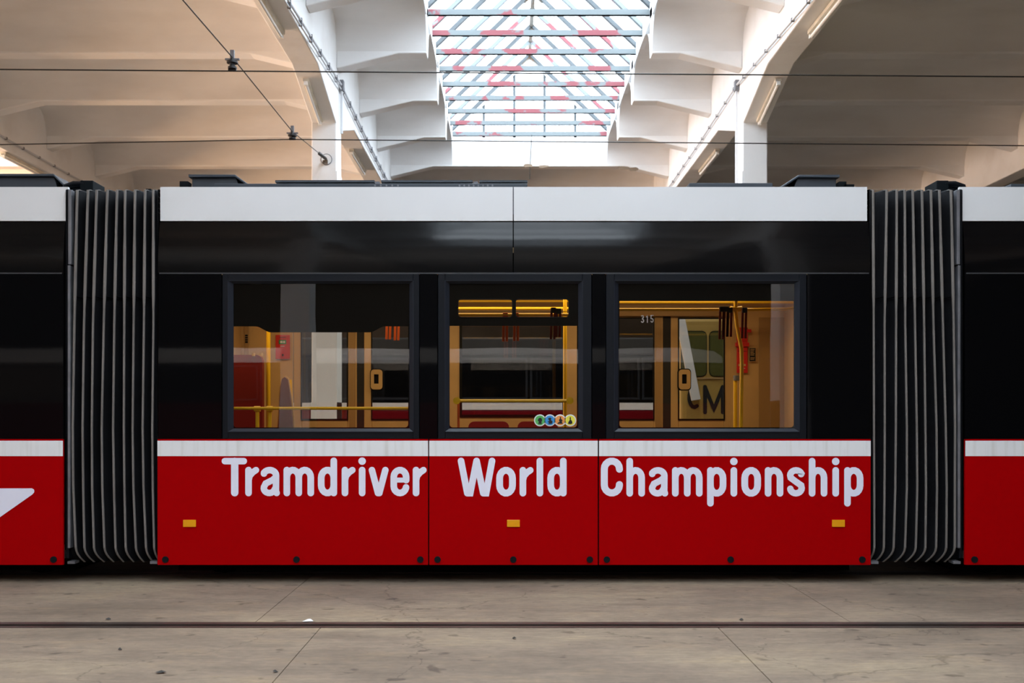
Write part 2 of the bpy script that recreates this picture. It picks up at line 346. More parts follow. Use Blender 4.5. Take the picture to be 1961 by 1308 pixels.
# ------------------------------------------------------------------ roof lights
def skylight(n, c, detailed):
    w = bpy.data.objects.new('window_%d' % n, None); C.objects.link(w); w.location = (c, 0, Hh(8.26)); w['_o'] = (c, 0, Hh(8.26)); w['kind'] = 'structure'
    A, B = SK0, 29.6; hb, ht = 8.33, 10.6
    for s in (-1, 1):
        x = c+s*HALF
        obj('curb', MB().box(x, x+s*.1, A, B, Hh(8.08), Hh(8.42)), M['curbw'], w)
    ec = MB().box(c-HALF, c+HALF, B-.03, B+.15, Hh(7.37), Hh(8.24))
    obj('end_upstand', ec, M['curbw'], w)
    obj('end_upstand', MB().box(c-HALF, c+HALF, A-.1, A, Hh(7.3), Hh(8.42)), M['curbw'], w)
    ys = [29.4-1.112*i for i in range(int((29.4-SK0)/1.112))]
    rest_t = MB(); rest_r = MB(); rest_g = MB()
    for i, y in enumerate(ys):
        near = detailed and 9 < y
        tm = MB().box(c-HALF, c+HALF, y-.035, y+.035, Hh(8.20), Hh(8.32)).box(c-HALF, c+HALF, y-.045, y+.045, Hh(8.20), Hh(8.21))
        if near: obj('tie_bar', tm, M['steel_tie'], w)
        else: rest_t.add(tm.v, tm.f)
        for s in (-1, 1):
            p = (c+s*(HALF+.03), y, Hh(hb+.05)); q = (c, y, Hh(ht))
            rm = MB().bar(p, q, .085, .12, (0,1,0))
            if i < len(ys)-1:
                g = MB(); a = Vector((c+s*(HALF+.08), y, Hh(hb+.12))); b = Vector((c, y, Hh(ht+.09))); d = Vector((0,-1.112,0))
                g.add([a, b, b+d, a+d], [(0,1,2,3)])
                if near: obj('pane', g, M['sky_glass'], w)
                else: rest_g.add(g.v, g.f)
            if near: obj('rafter', rm, M['steel'] if (i > 8 or s*(i % 2) == 0) else M['steel_tie'], w)
            else: rest_r.add(rm.v, rm.f)
    obj('tie_bar', rest_t, M['steel_tie'], w, kind='stuff'); obj('rafter', rest_r, M['steel'], w, kind='stuff'); obj('pane', rest_g, M['sky_glass'], w, kind='stuff')
    obj('ridge_beam', MB().box(c-.05, c+.05, A, B, Hh(ht-.06), Hh(ht+.10)), M['rusty'], w)
    for y in (29.4, 27.2, 25.0, 22.7, 20.5):
        if detailed: obj('ridge_plate', MB().prism([(c-.32,Hh(ht-.28)),(c,Hh(ht+.02)),(c+.32,Hh(ht-.28)),(c+.2,Hh(ht-.28)),(c,Hh(ht-.1)),(c-.2,Hh(ht-.28))], 'y', y-.04, y+.04), M['rusty'], w)
    # glazed gable at the far end
    for s in (-1, 1):
        obj('gable_rafter', MB().bar((c+s*HALF, B, Hh(hb-.02)), (c, B, Hh(ht-.05)), .08, .20, (0,1,0)), M['curbw'], w)
        for xx in (.45, 1.36):
            obj('mullion', MB().box(c+s*xx-.04, c+s*xx+.04, B-.03, B+.04, Hh(8.2), Hh(ht-(ht-hb)*xx/HALF-.02)), M['steel'], w)
    for x0, x1 in ((-HALF,-1.36),(-1.36,-.45),(-.45,.45),(.45,1.36),(1.36,HALF)):
        top = lambda x: Hh(ht-(ht-hb)*abs(x)/HALF)
        v = [(c+x0,B+.05,Hh(8.25)),(c+x1,B+.05,Hh(8.25)),(c+x1,B+.05,top(x1)),(c+x0,B+.05,top(x0))]
        if x0 < 0 < x1: v = v[:3]+[(c,B+.05,Hh(ht))]+v[3:]
        obj('end_pane', MB().add(v, [tuple(range(len(v)))]), M['sky_glass'], w)
skylight(1, cx(0), True); skylight(2, cx(-2), False)
for q, (sx, sz) in enumerate(((1010,320),(1040,322),(1195,325),(1215,327))):
    Yq_ = 29.12; r_ = [(PX(sx,Yq_)+.22*math.cos(a*.7)*random.uniform(.5,1), PZ(sz,Yq_)+.05+.07*math.sin(a*.7)*random.uniform(.5,1)) for a in range(9)]
    obj('water_stain', flat([r_], 29.12, .004), M['stain'], ceiling)
# rain pipe and stains on the far cross rib
t = thing('drain_pipe', (SKYX+.08, 29.3, Hh(6.6)), 'thin grey wire pipe running down under the far end of the roof light', 'pipe')
obj('pipe', MB().tube([(SKYX+.08-.02,29.30,Hh(8.2)),(SKYX+.02,29.28,Hh(7.4)),(SKYX,29.31,Hh(6.9))], .012), M['wire'], t)
# ------------------------------------------------------------------ fluorescent battens under the beams
def batten(p, q, label, grp=None):
    p = Vector(p); q = Vector(q); d = (q-p).normalized(); n = Vector((1,0,0)).cross(d)
    if n.z > 0: n = -n
    t = thing('fluorescent_light', tuple((p+q)/2), label, 'light', group='strip lights under the concrete beams')
    obj('housing', MB().bar(p+n*.05, q+n*.05, .12, .07, n), M['housing'], t, bevel=.008)
    obj('tube', MB().tube([p+n*.12+d*.05, q+n*.12-d*.05], .03), M['tube'], t, smooth=True)
    for e, s in ((p, 1), (q, -1)): obj('end_cap', MB().bar(e+n*.105, e+n*.105+d*.05*s, .07, .09, n), M['tube'], t)
for bx, sd, nm in ((beamX[3], -1, 'left'), (beamX[4], 1, 'right')):
    X = bx+sd*.06
    batten((X,14.5,Hh(6.4)), (X,16.6,Hh(6.4)), 'strip light under the %s beam, topmost at the frame edge' % nm)
    batten((X,18.6,Hh(6.28)), (X,20.02,Hh(5.93)), 'strip light on the sloping haunch just above the %s column' % nm)
    batten((X,24.0,Hh(6.4)), (X,26.1,Hh(6.4)), 'strip light under the %s beam beyond the column' % nm)
batten((beamX[2]+.1,20.9+3.4,Hh(6.4)), (beamX[2]+.1,26.8,Hh(6.4)), 'strip light at the far left edge above the left tram section')
# conduits
def conduit(bx, sd, label, clips):
    x = bx+sd*.30
    t = thing('cable_conduit', (x, 15, Hh(6.4)), label, 'conduit')
    pts = [(x,12,Hh(6.3)),(x,15.3,Hh(6.42)),(x,20.45,Hh(6.74)),(x,24.4,Hh(6.64)),(x,29,Hh(6.6)),(x,40,Hh(6.6))]
    obj('pipe', MB().tube(pts, .022), M['pipe'], t, smooth=True)
    if clips:
        obj('cable', MB().tube([(a,b,c-.09) for a,b,c in pts], .014), M['pipe'], t, smooth=True)
    y = 13
    while y < 34:
        for a, b in zip(pts, pts[1:]):
            if a[1] <= y < b[1]: z = a[2]+(b[2]-a[2])*(y-a[1])/(b[1]-a[1])
        obj('clip', MB().box(x-.028, x+.028, y-.02, y+.02, z-.105 if clips else z-.03, z+.028), M['alu'], t); y += .85
    bot = 5.75 if sd > 0 else 2.0
    obj('down_pipe', MB().tube([(x,20.45,Hh(6.74)),(x,20.45,Hh(bot))], .026), M['pipe'], t, smooth=True)
    obj('junction_box', MB().box(x-.04, x+.05, 20.38, 20.52, Hh(6.62), Hh(6.84)), M['alu'], t, bevel=.01)
conduit(beamX[3], 1, 'grey cable run clipped along the beam left of the roof light', True)
conduit(beamX[4], -1, 'grey conduit along the right beam with a long pipe down the column', False)
conduit(beamX[2], 1, 'grey pipe along the far left beam', False)
# overhead wires
HW = 4.35
def wire(Y, ya, yb, label, mid=None):
    xs = [-15, 15]; pts = []
    for i in range(41):
        x = -14+28*i/40; px = VX+x*F/Y
        if mid and px < mid[0]: py = ya+(mid[1]-ya)*px/mid[0]
        elif mid: py = mid[1]+(yb-mid[1])*(px-mid[0])/(1961-mid[0])
        else: py = ya+(yb-ya)*px/1961
        pts.append((x, Y, PZ(py, Y)))
    t = obj('overhead_wire', MB().tube(pts, .0085, 6), M['wire'], label=label, category='wire', group='overhead contact wires')
wire(12.64, 133, 147, 'dark overhead contact wire, upper one across the picture')
wire(15.9, 277, 279, 'dark overhead contact wire, lower one just above the tram roof', (560, 267))
sw = thing('span_wire', (-3.69, 20.1, PZ(305,20.1)), 'thin diagonal span wire anchored to the left column', 'wire')
a = (PX(625,20.08), 20.08, PZ(305,20.08)); b = (PX(560,15.9), 15.9, PZ(252,15.9)); c_ = (PX(445,12.64), 12.64, PZ(110,12.64)); d_ = (PX(350,10.75), 10.75, PZ(0,10.75)); e_ = (-3.5, 7.0, d_[2]-.05)
obj('wire', MB().tube([a,b,c_,d_,e_], .0075, 6), M['wire'], sw)
ch = MB(); A_ = Vector(a); B_ = Vector(b)
for i in range(7):
    p = A_.lerp(B_, .02+.035*i); q = A_.lerp(B_, .05+.035*i); ch.tube([p, p.lerp(q,.5), q], .02, 8, [.012,.035,.012])
obj('chain', ch, M['wire'], sw, smooth=True)
obj('anchor_plate', MB().cyl((a[0]+.0, 20.095, a[2]), .115, .02, 'y', 20), M['alu'], sw)
obj('anchor_disc', MB().cyl((a[0], 20.083, a[2]), .10, .01, 'y', 20), M['white_conc'], sw)
obj('anchor_bracket', MB().box(a[0]-.07, a[0]+.03, 20.06, 20.08, a[2]-.09, a[2]-.02), M['rusty'], sw)
obj('anchor_eye', MB().tube([(a[0], 20.1, a[2]-.03), (a[0], 20.0, a[2])], .025), M['rusty'], sw)
for (x, y, z), zz, L in ((b, PZ(267,15.9), 'black insulator on the lower overhead wire near the left column'), (c_, PZ(135,12.64), 'black insulator on the upper overhead wire')):
    t = thing('wire_insulator', (x, y, zz), L, 'insulator', group='insulators hanging on the span wire')
    s = y/12.64
    obj('insulator_body', MB().tube([(x,y,z-.0),(x,y,z-.04),(x,y,z-.05),(x,y,z-.075),(x,y,z-.08),(x,y,z-.11),(x,y,z-.12),(x,y,zz+.02)], .05, 14, [.02,.03,.07,.07,.035,.035,.055,.055]), M['ink'], t, smooth=True)
    obj('clamp', MB().box(x-.025, x+.025, y-.02, y+.02, z-.02, z+.09).box(x-.09, x+.09, y-.015, y+.015, z-.035, z-.015), M['alu'], t)
    obj('wire_grip', MB().box(x-.05, x+.05, y-.015, y+.015, zz-.01, zz+.03), M['ink'], t)
# ------------------------------------------------------------------ the tram
tram = thing('tram', (0, 9.24, 0), 'red, white and black articulated tram standing side-on across the hall', 'tram')
FY = TY+2.4
def px_box(m, x0, x1, y0, y1, Y0, Y1, ref=TY): return m.box(PX(x0,ref), PX(x1,ref), Y0, Y1, PZ(y0,ref), PZ(y1,ref))
sections = [(-1150, 120, 126), (302, 1667, None), (1848, 3100, 1841)]
XE = [(-1150,121),(302.5,1666.5),(1848,3100)]
XT = [(-1150,126),(303.5,1664),(1842,3100)]
# curved upper flank profile  (y offset from TY, height)
zb523, zb425, zb423, zb358 = PZ(523), PZ(425), PZ(423), PZ(357)
def bend(z):            # the flank leans in towards the roof
    t = min(max(0, z-zb523), zb425-zb523); R = 2.1
    return t*t/(2*R)
def Z_(py):             # height so that it lands at py despite the lean
    z = PZ(py)
    for _ in range(3): z = EYE+(VY-py)*(TY+bend(z))/F
    return z
def bent_panel(x0, x1, pya, pyb, th=.03, n=8):
    za, zb = Z_(pya), Z_(pyb)
    pr = [(TY+bend(za+(zb-za)*i/n), za+(zb-za)*i/n) for i in range(n+1)]
    poly = pr+[(y+th, z) for y, z in reversed(pr)]
    return MB().prism(poly, 'x', x0, x1)
secname = ['left', 'middle', 'right']
for si in range(3):
    (b0, b1), (t0, t1) = XE[si], XT[si]
    X0, X1, U0, U1 = PX(b0), PX(b1), PX(t0), PX(t1)
    cuts = [t0, 983, t1] if si == 1 else [t0, t1]
    for i, (a, b) in enumerate(zip(cuts, cuts[1:])):
        g0 = .004 if i else 0; g1 = .004 if i < len(cuts)-2 else 0
        obj('cantrail_panel', bent_panel(PX(a)+g0, PX(b)-g1, 423, 358), M['whitep'], tram, smooth=True)
        obj('upper_panel', bent_panel((PX(a) if i else X0)+g0, (PX(b) if i < len(cuts)-2 else X1)-g1, 522, 425.5), M['upperp'], tram, smooth=True)
    obj('panel_joint', bent_panel(X0+.01, X1-.01, 524.5, 522), M['line'], tram)
    # roof skin, floor, far side
    yr = TY+bend(Z_(358))
    roofp = [(yr+.005, Z_(358)-.01), (yr+.18, Z_(358)-.002), (FY-.2, Z_(358)-.002), (FY, Z_(400)), (FY, Z_(440)), (yr+.05, Z_(440)), (yr+.03,Z_(400))]
    obj('roof_skin', MB().prism(roofp, 'x', U0+.01, U1-.01), M['roofbox'], tram)
    obj('tram_floor', MB().box(X0+.02, X1-.02, TY+.05, FY-.02, .19, .25), M['intfloor'], tram)
    obj('underframe', MB().box(X0+.05, X1-.05, TY+.35, FY-.3, .05, .19), M['under'], tram)
    for wx in ((X0+.4, X1-.4) if si == 1 else ((X1-.4,) if si == 0 else (X0+.4,))):
        for wy in (8.575, 9.945):
            w = obj('wheel', MB().cyl((wx, wy, .305), .30, .09, 'y', 24), M['under'], tram, smooth=True)
    obj('skirt_backing', MB().box(X0+.02, X1-.02, TY+.028, TY+.05, .16, PZ(842)), M['under'], tram)
    if si != 1:
        obj('side_panel', MB().box(X0, X1, TY, TY+.03, PZ(840.5), PZ(524.5)), M['blackp'], tram)
        obj('far_side', MB().box(X0, X1, FY-.04, FY, .16, Z_(425)), M['blackp'], tram)
        e = X1 if si == 0 else X0
        obj('end_wall', MB().box(e-.04, e+.04, TY+.12, FY-.04, .2, Z_(365)), M['under'], tram)
# skirts
def sk(px0, px1, words, refl, bolts, swoosh=False):
    x0, x1 = PX(px0), PX(px1)
    s = obj('skirt_panel', MB().box(x0, x1, TY, TY+.028, PZ(1082), PZ(841)), M['redp'], tram, bevel=.002)
    obj('white_stripe', MB().box(x0, x1, TY-.0012, TY+.001, PZ(873.5), PZ(844)), M['stripe'], s)
    for r in refl:
        rf = obj('reflector', MB().box(PX(r), PX(r+24.5), TY-.008, TY, PZ(1009), PZ(995.5)), M['amber'], s, bevel=.002)
    for b in bolts:
        obj('bolt', MB().cyl((PX(b), TY-.004, PZ(1071.5)), .026, .012, 'y', 24), M['bolt'], s)
    return s
skl = sk(-1150, 120.5, [], [], [103, -160, -430])
sk1 = sk(301.5, 819.8, [], [351], [317,568,805])
sk2 = sk(822, 1144.8, [], [971], [838,983,1129.5])
sk3 = sk(1147.2, 1667.5, [], [1593], [1162,1399,1651])
skr = sk(1848.5, 3100, [], [], [1866, 2120, 2400])
# lettering, drawn as rounded strokes
S = 12.7; h = S/2; XH = 56.5; AH = 74.3
def ell(cx_, cy_, rx, ry, a0, a1, n=9): return [(cx_+rx*math.cos(math.radians(a0+(a1-a0)*i/n)), cy_+ry*math.sin(math.radians(a0+(a1-a0)*i/n))) for i in range(n+1)]
def loop_o(w, top=XH, ry=15, s=S):
    hh = s/2; rx = w/2-hh
    return ell(w/2, top-hh-ry, rx, ry, 0, 180)+ell(w/2, hh+ry, rx, ry, 180, 360)+[(w-hh, top-hh-ry)]
def arch(xl, xr): return [(xl, XH-h-16)]+ell((xl+xr)/2, XH-h-14, (xr-xl)/2, 14, 170, 0)+[(xr, h)]
def glyph(ch):
    if ch == 'T': return [([(6.2,67.3),(42.3,67.3)], 12.5), ([(25,67),(25,7)], 14.2)]
    if ch == 'r': return [([(h,h),(h,XH-h)], S), ([(h,30),(h+2,39),(h+8,46),(20.6,XH-h)], 12.2)]
    if ch == 'a':
        w = 36.8
        return [([(6.6,43.5)]+ell(17.5, 40, 12.3, 10.2, 150, 0)+[(w-7.3,10),(w-6,h)], 12.4),
                ([(w-7,37),(w-14,31),(10,24.5)]+ell(16.8, 15.5, 10.5, 9.2, 165, 330)+[(w-7,18)], 12.2)]
    if ch == 'm':
        w = 58.5; return [([(h,h),(h,XH-h)], S), (arch(h, w/2), S), (arch(w/2, w-h), S)]
    if ch == 'n': return [([(h,h),(h,XH-h)], S), (arch(h, 35.5-h), S)]
    if ch == 'h': return [([(h,h),(h,AH-h)], S), (arch(h, 35.5-h), S)]
    if ch == 'd': return [(loop_o(36.8), S), ([(36.8-h,h),(36.8-h,AH-h)], S)]
    if ch == 'p': return [(loop_o(36.9), S), ([(h,-19+h),(h,XH-h)], S)]
    if ch == 'o': return [(loop_o(37.3), 13)]
    if ch == 'i': return [([(h,h),(h,XH-h)], S), ([(h,67.3),(h,67.31)], 14.4)]
    if ch == 'l': return [([(h,h),(h,AH-h)], S)]
    if ch == 'v': return [([(h,XH-h),(18,h)], 12.4), ([(18,h),(20.6,h)], 12.7), ([(20.6,h),(38.5-h,XH-h)], 12.4)]
    if ch == 'e':
        w = 36.4; return [([(h+2,31),(w-h,31)], 9.4), ([(w-h,31)]+ell(w/2, XH-h-13, w/2-h, 13, 0, 180)+ell(w/2, h+13, w/2-h, 13, 180, 345)+[(w-h-.3,17)], 12.6)]
    if ch == 's':
        w = 34.7; return [([(w-h-1,43)]+ell(w/2,XH-h-9.5,w/2-h,9.7,20,180)+[(h+1,36),(w/2,28.5),(w-h-1,21.5)]+ell(w/2,h+10,w/2-h,10,0,-160)+[(h+.3,15)], 12.2)]
    if ch == 'C':
        w = 43; return [([(w-7,52.5)]+ell(w/2, 75-7-15, w/2-7, 15, 0, 180)+ell(w/2, 22, w/2-7, 15, 180, 360)+[(w-7,23)], 13.4)]
    if ch == 'W': return [([(6.4,68),(18.4,h)], 12.6), ([(18.4,h),(24,h),(36.2,68)], 12.6), ([(36.2,68),(49,h)], 12.6), ([(49,h),(54.5,h),(65.8,68)], 12.6)]
    if ch == 'M': return [([(6,6),(6,68)], 10), ([(6,68),(28,14),(50,68)], 10), ([(50,68),(50,6)], 10)]
    if ch == '3': return [(ell(16,56,10,12,150,-90)+ell(16,20,11,14,90,-150), 9)]
    if ch == '1': return [([(8,56),(18,66),(18,6)], 9)]
    if ch == '5': return [([(29,68),(9,68),(7,40)]+ell(17,24,11,16,110,-150), 9)]
def stroke_mesh(strokes, x, z, sc, y, flip=False):
    m = MB()
    for k, (pts, w) in enumerate(strokes):
        rr = w/2*sc; yy = y-.0004*k
        P = []
        for a, b in pts:
            q = Vector((x+a*sc, z+b*sc))
            if not P or (q-P[-1]).length > 1e-4: P.append(q)
        if len(P) < 2:
            m.add([(P[0].x+rr*math.cos(2*PI*i/24), yy, P[0].y+rr*math.sin(2*PI*i/24)) for i in range(24)], [tuple(range(24))]); continue
        L = []; Rr = []; closed = (P[0]-P[-1]).length < 1e-4
        for i, p in enumerate(P):
            a = P[i-1] if i else (P[-2] if closed else None)
            b = P[i+1] if i < len(P)-1 else (P[1] if closed else None)
            d0 = (p-a).normalized() if a is not None else (b-p).normalized()
            d1 = (b-p).normalized() if b is not None else d0
            t = (d0+d1).normalized(); n = Vector((-t.y, t.x)); c = max(.45, n.dot(Vector((-d0.y, d0.x))))
            L.append(p+n*rr/c); Rr.append(p-n*rr/c)
        vs = []; fs = []
        for a, b in zip(L, Rr): vs += [(a.x,yy,a.y),(b.x,yy,b.y)]
        for i in range(len(P)-1): fs.append((2*i,2*i+1,2*i+3,2*i+2))
        if not closed:
            for e, (p, q) in ((0,(P[0],P[1])),(1,(P[-1],P[-2]))):
                d = (p-q).normalized(); a0 = math.atan2(d.y, d.x); n0 = len(vs)
                vs += [(p.x+rr*math.cos(a0-PI/2+PI*i/12), yy, p.y+rr*math.sin(a0-PI/2+PI*i/12)) for i in range(13)]
                fs.append(tuple(range(n0, n0+13)))
        m.add(vs, fs)
    return m
pm = TY/F
def word(text, lefts, base, parent):
    for chh, l in zip(text, lefts):
        obj('letter', stroke_mesh(glyph(chh), PX(l), PZ(base), pm, TY-.0015), M['letterw'], parent)
word('Tramdriver', [424.6,469.7,499,543,608.8,654.3,687.2,705.9,747.8,790.4], 950.4, sk1)
word('World', [876.5,950.4,995,1027.5,1048.2], 950.7, sk2)
word('Championship', [1150.2,1199.5,1242.4,1286.8,1354,1398.9,1419.8,1464.4,1506.8,1548.7,1593.9,1616.4], 951, sk3)
sw_ = [(PX(a), PZ(b)) for a, b in ((-260,1120-70),(-60,1050),(20,976),(40,962),(57,949.5),(63,945.5),(65.8,941.5),(66,939),(64.5,936.5),(61,935.2),(-180,935.2))]
obj('swoosh_mark', flat([[(PX(a), PZ(b)) for a, b in ((-160,1060),(-60,1033),(0,990.5),(62,947),(65.5,943),(66,940),(65,937.2),(61,935.2),(-260,935.2))]], TY-.002, .001), M['letterw'], skl)
# side panels and windows of the middle section
for a, b in ((302.5, 425), (803.5, 838), (1133.5, 1160), (1545.5, 1666.5)):
    obj('side_panel', MB().box(PX(a)+.003, PX(b)-.003, TY, TY+.03, PZ(840.5), PZ(524.5)), M['blackp'], tram)
for a in (425,803.5,838,1133.5,1160,1545.5):
    obj('panel_joint', MB().box(PX(a)-.012, PX(a)+.012, TY+.026, TY+.04, PZ(840), PZ(525)), M['under'], tram)
obj('panel_joint', MB().box(PX(983)-.012, PX(983)+.012, TY+.075, TY+.13, PZ(524), PZ(362)), M['under'], tram)
obj('panel_joint', MB().box(PX(302.5), PX(1666.5), TY+.012, TY+.03, PZ(842), PZ(839)), M['under'], tram)
wins = [(425,803.5,437,791,446,783.5,'left'), (838,1133.5,852.5,1115.5,860.5,1107.5,'middle'), (1160,1545.5,1176.5,1530.5,1185,1522.5,'right')]
frames = []
for o0, o1, m0, m1, g0, g1, nm in wins:
    fr = obj('window_frame', MB().ring((PX(o0)+.003,PX(o1)-.003,PZ(840.5),PZ(524.5)), (PX(m0),PX(m1),PZ(826.5),PZ(538)), TY+.001, TY+.05), M['surround'], tram, bevel=.004)
    # sloping bead round the glass
    B = MB(); o = (PX(m0),PX(m1),PZ(826.5),PZ(538)); i = (PX(g0),PX(g1),PZ(820.5),PZ(543))
    oy, iy = TY-.004, TY+.022
    v = [(o[0],oy,o[2]),(o[1],oy,o[2]),(o[1],oy,o[3]),(o[0],oy,o[3]),(i[0],iy,i[2]),(i[1],iy,i[2]),(i[1],iy,i[3]),(i[0],iy,i[3])]
    B.add(v, [(0,1,5,4),(1,2,6,5),(2,3,7,6),(3,0,4,7)])
    B.ring((o[0]-.004,o[1]+.004,o[2]-.004,o[3]+.004), o, TY-.005, TY+.03)
    obj('glazing_bead', B, M['bead'], fr)
    obj('window_glass', MB().add([(i[0],TY+.02,i[2]),(i[1],TY+.02,i[2]),(i[1],TY+.02,i[3]),(i[0],TY+.02,i[3])], [(0,1,2,3)]), M['glass'], fr)
    frames.append(fr)
def curve_dip():
    pts = [(440,540),(790,540),(790,625)]
    e = lambda t: t*t*(3-2*t)
    for k in range(9): pts.append((738-30*k/8, 625+11.5*e(k/8)))
    for k in range(9): pts.append((519-30*k/8, 636.5-11.5*e(k/8)))
    return pts+[(440,625)]
PYr = TY+.034
pr = lambda L: [(PX(a,PYr), PZ(b,PYr)) for a, b in L]
rr_ = lambda a, b, c, d, r: pr([(x, y) for x, y in rrect(a,b,c,d,r)])
obj('black_print', flat([pr(curve_dip())], PYr, .006), M['print'], frames[0])
obj('black_print', flat([pr([(856,540),(1112,540),(1112,624),(856,624)]), rr_(878,980.5,573.5,607,5), rr_(988,1088.5,573.5,607,5)], PYr, .006), M['print'], frames[1])
obj('black_print', flat([pr([(1180,540),(1527,540),(1527,576.5),(1180,576.5)])], PYr, .006), M['print'], frames[2])
for k, (a, b) in enumerate(((878,980.5),(988,1088.5))):
    obj('vent_slider', flat([rr_(a-1.5,b+1.5,572,608.5,6), rr_(a,b,573.5,607,5)], PYr-.005, .004), M['bead'], frames[1])
for a, b in ((440,790),(856,1112),(1180,1527)):     # rounded lower edge of the clear glass
    lo = 626 if a != 1180 else 577
    w = {440:(447,781.5),856:(861,1105),1180:(1186.5,1520.5)}[a]
    obj('black_print', flat([pr([(a,lo-30),(b,lo-30),(b,824),(a,824)]), rr_(w[0],w[1],lo-29,818.5,6)], PYr+.008, .004), M['print'], {440:frames[0],856:frames[1],1180:frames[2]}[a])
# round stickers
for x, cn in ((1034,'green'),(1053,'blue'),(1072.5,'orange'),(1092,'lemon')):
    cxx, cz = PX(x, TY+.016), PZ(805, TY+.016); yy = TY+.016
    st = obj('sticker_rim', MB().cyl((cxx,yy,cz), 11.4*pm, .001, 'y', 28), M['stw'], frames[1])
    yy -= .001*(1+(cn in ('blue','lemon')))
    st.location.y -= .0
    obj('sticker', MB().cyl((cxx,yy,cz), 9.3*pm, .001, 'y', 28), M[cn], frames[1])
    r = 9.3*pm; pt = lambda L: [(cxx+a*r, cz+b*r) for a, b in L]
    fig = {'green': [(-.15,.5),(.15,.55),(.4,.3),(.45,-.1),(.3,-.3),(.4,-.75),(-.4,-.75),(-.2,-.3),(-.45,-.05),(-.35,.3)],
           'blue': [(-.35,.45),(.1,.6),(.35,.35),(.2,.1),(.55,-.2),(.45,-.7),(-.35,-.75),(-.2,-.45),(-.5,-.25),(-.1,-.1),(-.3,.15)],
           'orange': [(-.05,.75),(.2,.7),(.2,.35),(.5,.0),(.35,-.3),(.6,-.7),(-.6,-.7),(-.35,-.4),(-.1,-.35),(-.25,.1),(-.05,.3)],
           'lemon': [(.0,.75),(.15,.55),(.12,.2),(.4,-.2),(.45,-.6),(.1,-.8),(-.5,-.7),(-.35,-.3),(-.1,.1),(-.12,.5)]}[cn]
    obj('sticker_figure', flat([pt(fig)], yy-.0012, .0006), M['ink'], frames[1])
for k, chh in enumerate('315'):
    sc = 15.5/74*(TY+.06)/F
    obj('digit', stroke_mesh(glyph(chh), PX(1227+9*k, TY+.05), PZ(618.5, TY+.05), sc, TY+.05), M['letterw'], frames[2])
# ---- interior
IY = FY-.05
def I(px, Y=IY): return PX(px, Y)
def IZ(py, Y=IY): return PZ(py, Y)
def ibox(x0, x1, y0, y1, Y0, Y1):
    return MB().box(I(x0,Y0), I(x1,Y0), Y0, Y1, IZ(y0,Y0), IZ(y1,Y0))
W0, W1 = PX(306), PX(1663)
iw = MB()
low = .25; top = Z_(440)
def wseg(a, b, ya=None, yb=None):
    z0 = low if ya is None else IZ(ya); z1 = top if yb is None else IZ(yb)
    return MB().box(a if a == W0 else I(a), b if b == W1 else I(b), IY, FY, z0, z1)
for a, b in ((W0,560),(860,882),(1080,1120),(1400,W1)):
    obj('inner_wall', wseg(a, b), M['beige'], tram)
obj('inner_wall', wseg(882,1080,797,None).box(0,0,0,0,0,0) if False else MB().box(I(882),I(1080),IY,FY,low,IZ(797)), M['beige'], tram)
obj('inner_wall', MB().box(I(882),I(1080),IY,FY,IZ(612),top), M['beige'], tram)
fg = obj('far_window', MB().ring((I(880),I(1082),IZ(799),IZ(610)), (I(885),I(1077),IZ(794),IZ(616)), IY-.012, IY), M['print'], tram)
obj('glass', MB().add([(I(882),IY+.02,IZ(797)),(I(1080),IY+.02,IZ(797)),(I(1080),IY+.02,IZ(612)),(I(882),IY+.02,IZ(612))],[(0,1,2,3)]), M['doorglass'], fg)
for ga, gb in ((577,665),(712,800),(1167,1252),(1300,1387)):
    o0 = ga-15; o1 = gb+(18 if gb in (665,1252) else 15)
    if ga == 1167: o0 = 1120
    if ga == 712: o1 = 860
    d = obj('door_leaf', MB().ring((I(o0),I(o1),.25,IZ(600)), (I(ga),I(gb),IZ(803),IZ(610)), IY+.01, FY-.01), M['beige'], tram, bevel=.006)
    obj('door_glass', MB().add([(I(ga),IY+.04,IZ(803)),(I(gb),IY+.04,IZ(803)),(I(gb),IY+.04,IZ(610)),(I(ga),IY+.04,IZ(610))],[(0,1,2,3)]), M['doorglass'], d)
    obj('door_seal', MB().ring((I(ga-1.5),I(gb+1.5),IZ(805),IZ(608)), (I(ga+1),I(gb-1),IZ(802),IZ(611)), IY+.002, IY+.012), M['print'], d)
    if ga in (712,1300):
        y_ = IY-.03
        obj('door_handle', flat([[(I(a),IZ(b)) for a, b in rrect(ga-1,ga+21,708,746,6)], [(I(a),IZ(b)) for a, b in rrect(ga+5,ga+14,717,735,1)]], y_, .02), M['beige'], d)
        obj('handle_edge', flat([[(I(a),IZ(b)) for a, b in rrect(ga-3,ga+23,706,748,7)]], y_+.02, .01), M['print'], d)
for a, b in ((683,697),(1270,1285)):
    obj('door_rubber', MB().box(I(a),I(b),IY+.02,FY-.02,.25,IZ(600)), M['rubber'], tram)
    obj('door_rubber_edge', MB().box(I(a-14),I(a-3),IY-.005,IY+.01,.25,IZ(606)), M['beiged'], tram)
for a, b in ((545,862),(1118,1402)):
    obj('door_header', MB().box(I(a),I(b),IY-.06,FY,IZ(606),top), M['beiged'], tram)
obj('end_wall', MB().box(W0, W0+.03, TY+.06, FY, .2, top), M['beige'], tram); obj('end_wall', MB().box(W1-.03, W1, TY+.06, FY, .2, top), M['beige'], tram)
obj('inner_ceiling', MB().box(W0, W1, TY+.05, FY-.05, 2.68, 2.72), M['beige'], tram)
obj('cove_panel', MB().prism([(IY-.02,IZ(588)),(IY-.35,2.62),(IY-.35,2.68),(IY,2.68)], 'x', W0, W1), M['beige'], tram)
obj('wall_band', MB().box(I(1453),I(1512),IY-.012,IY,low,IZ(608)), M['beiged'], tram, bevel=.004)
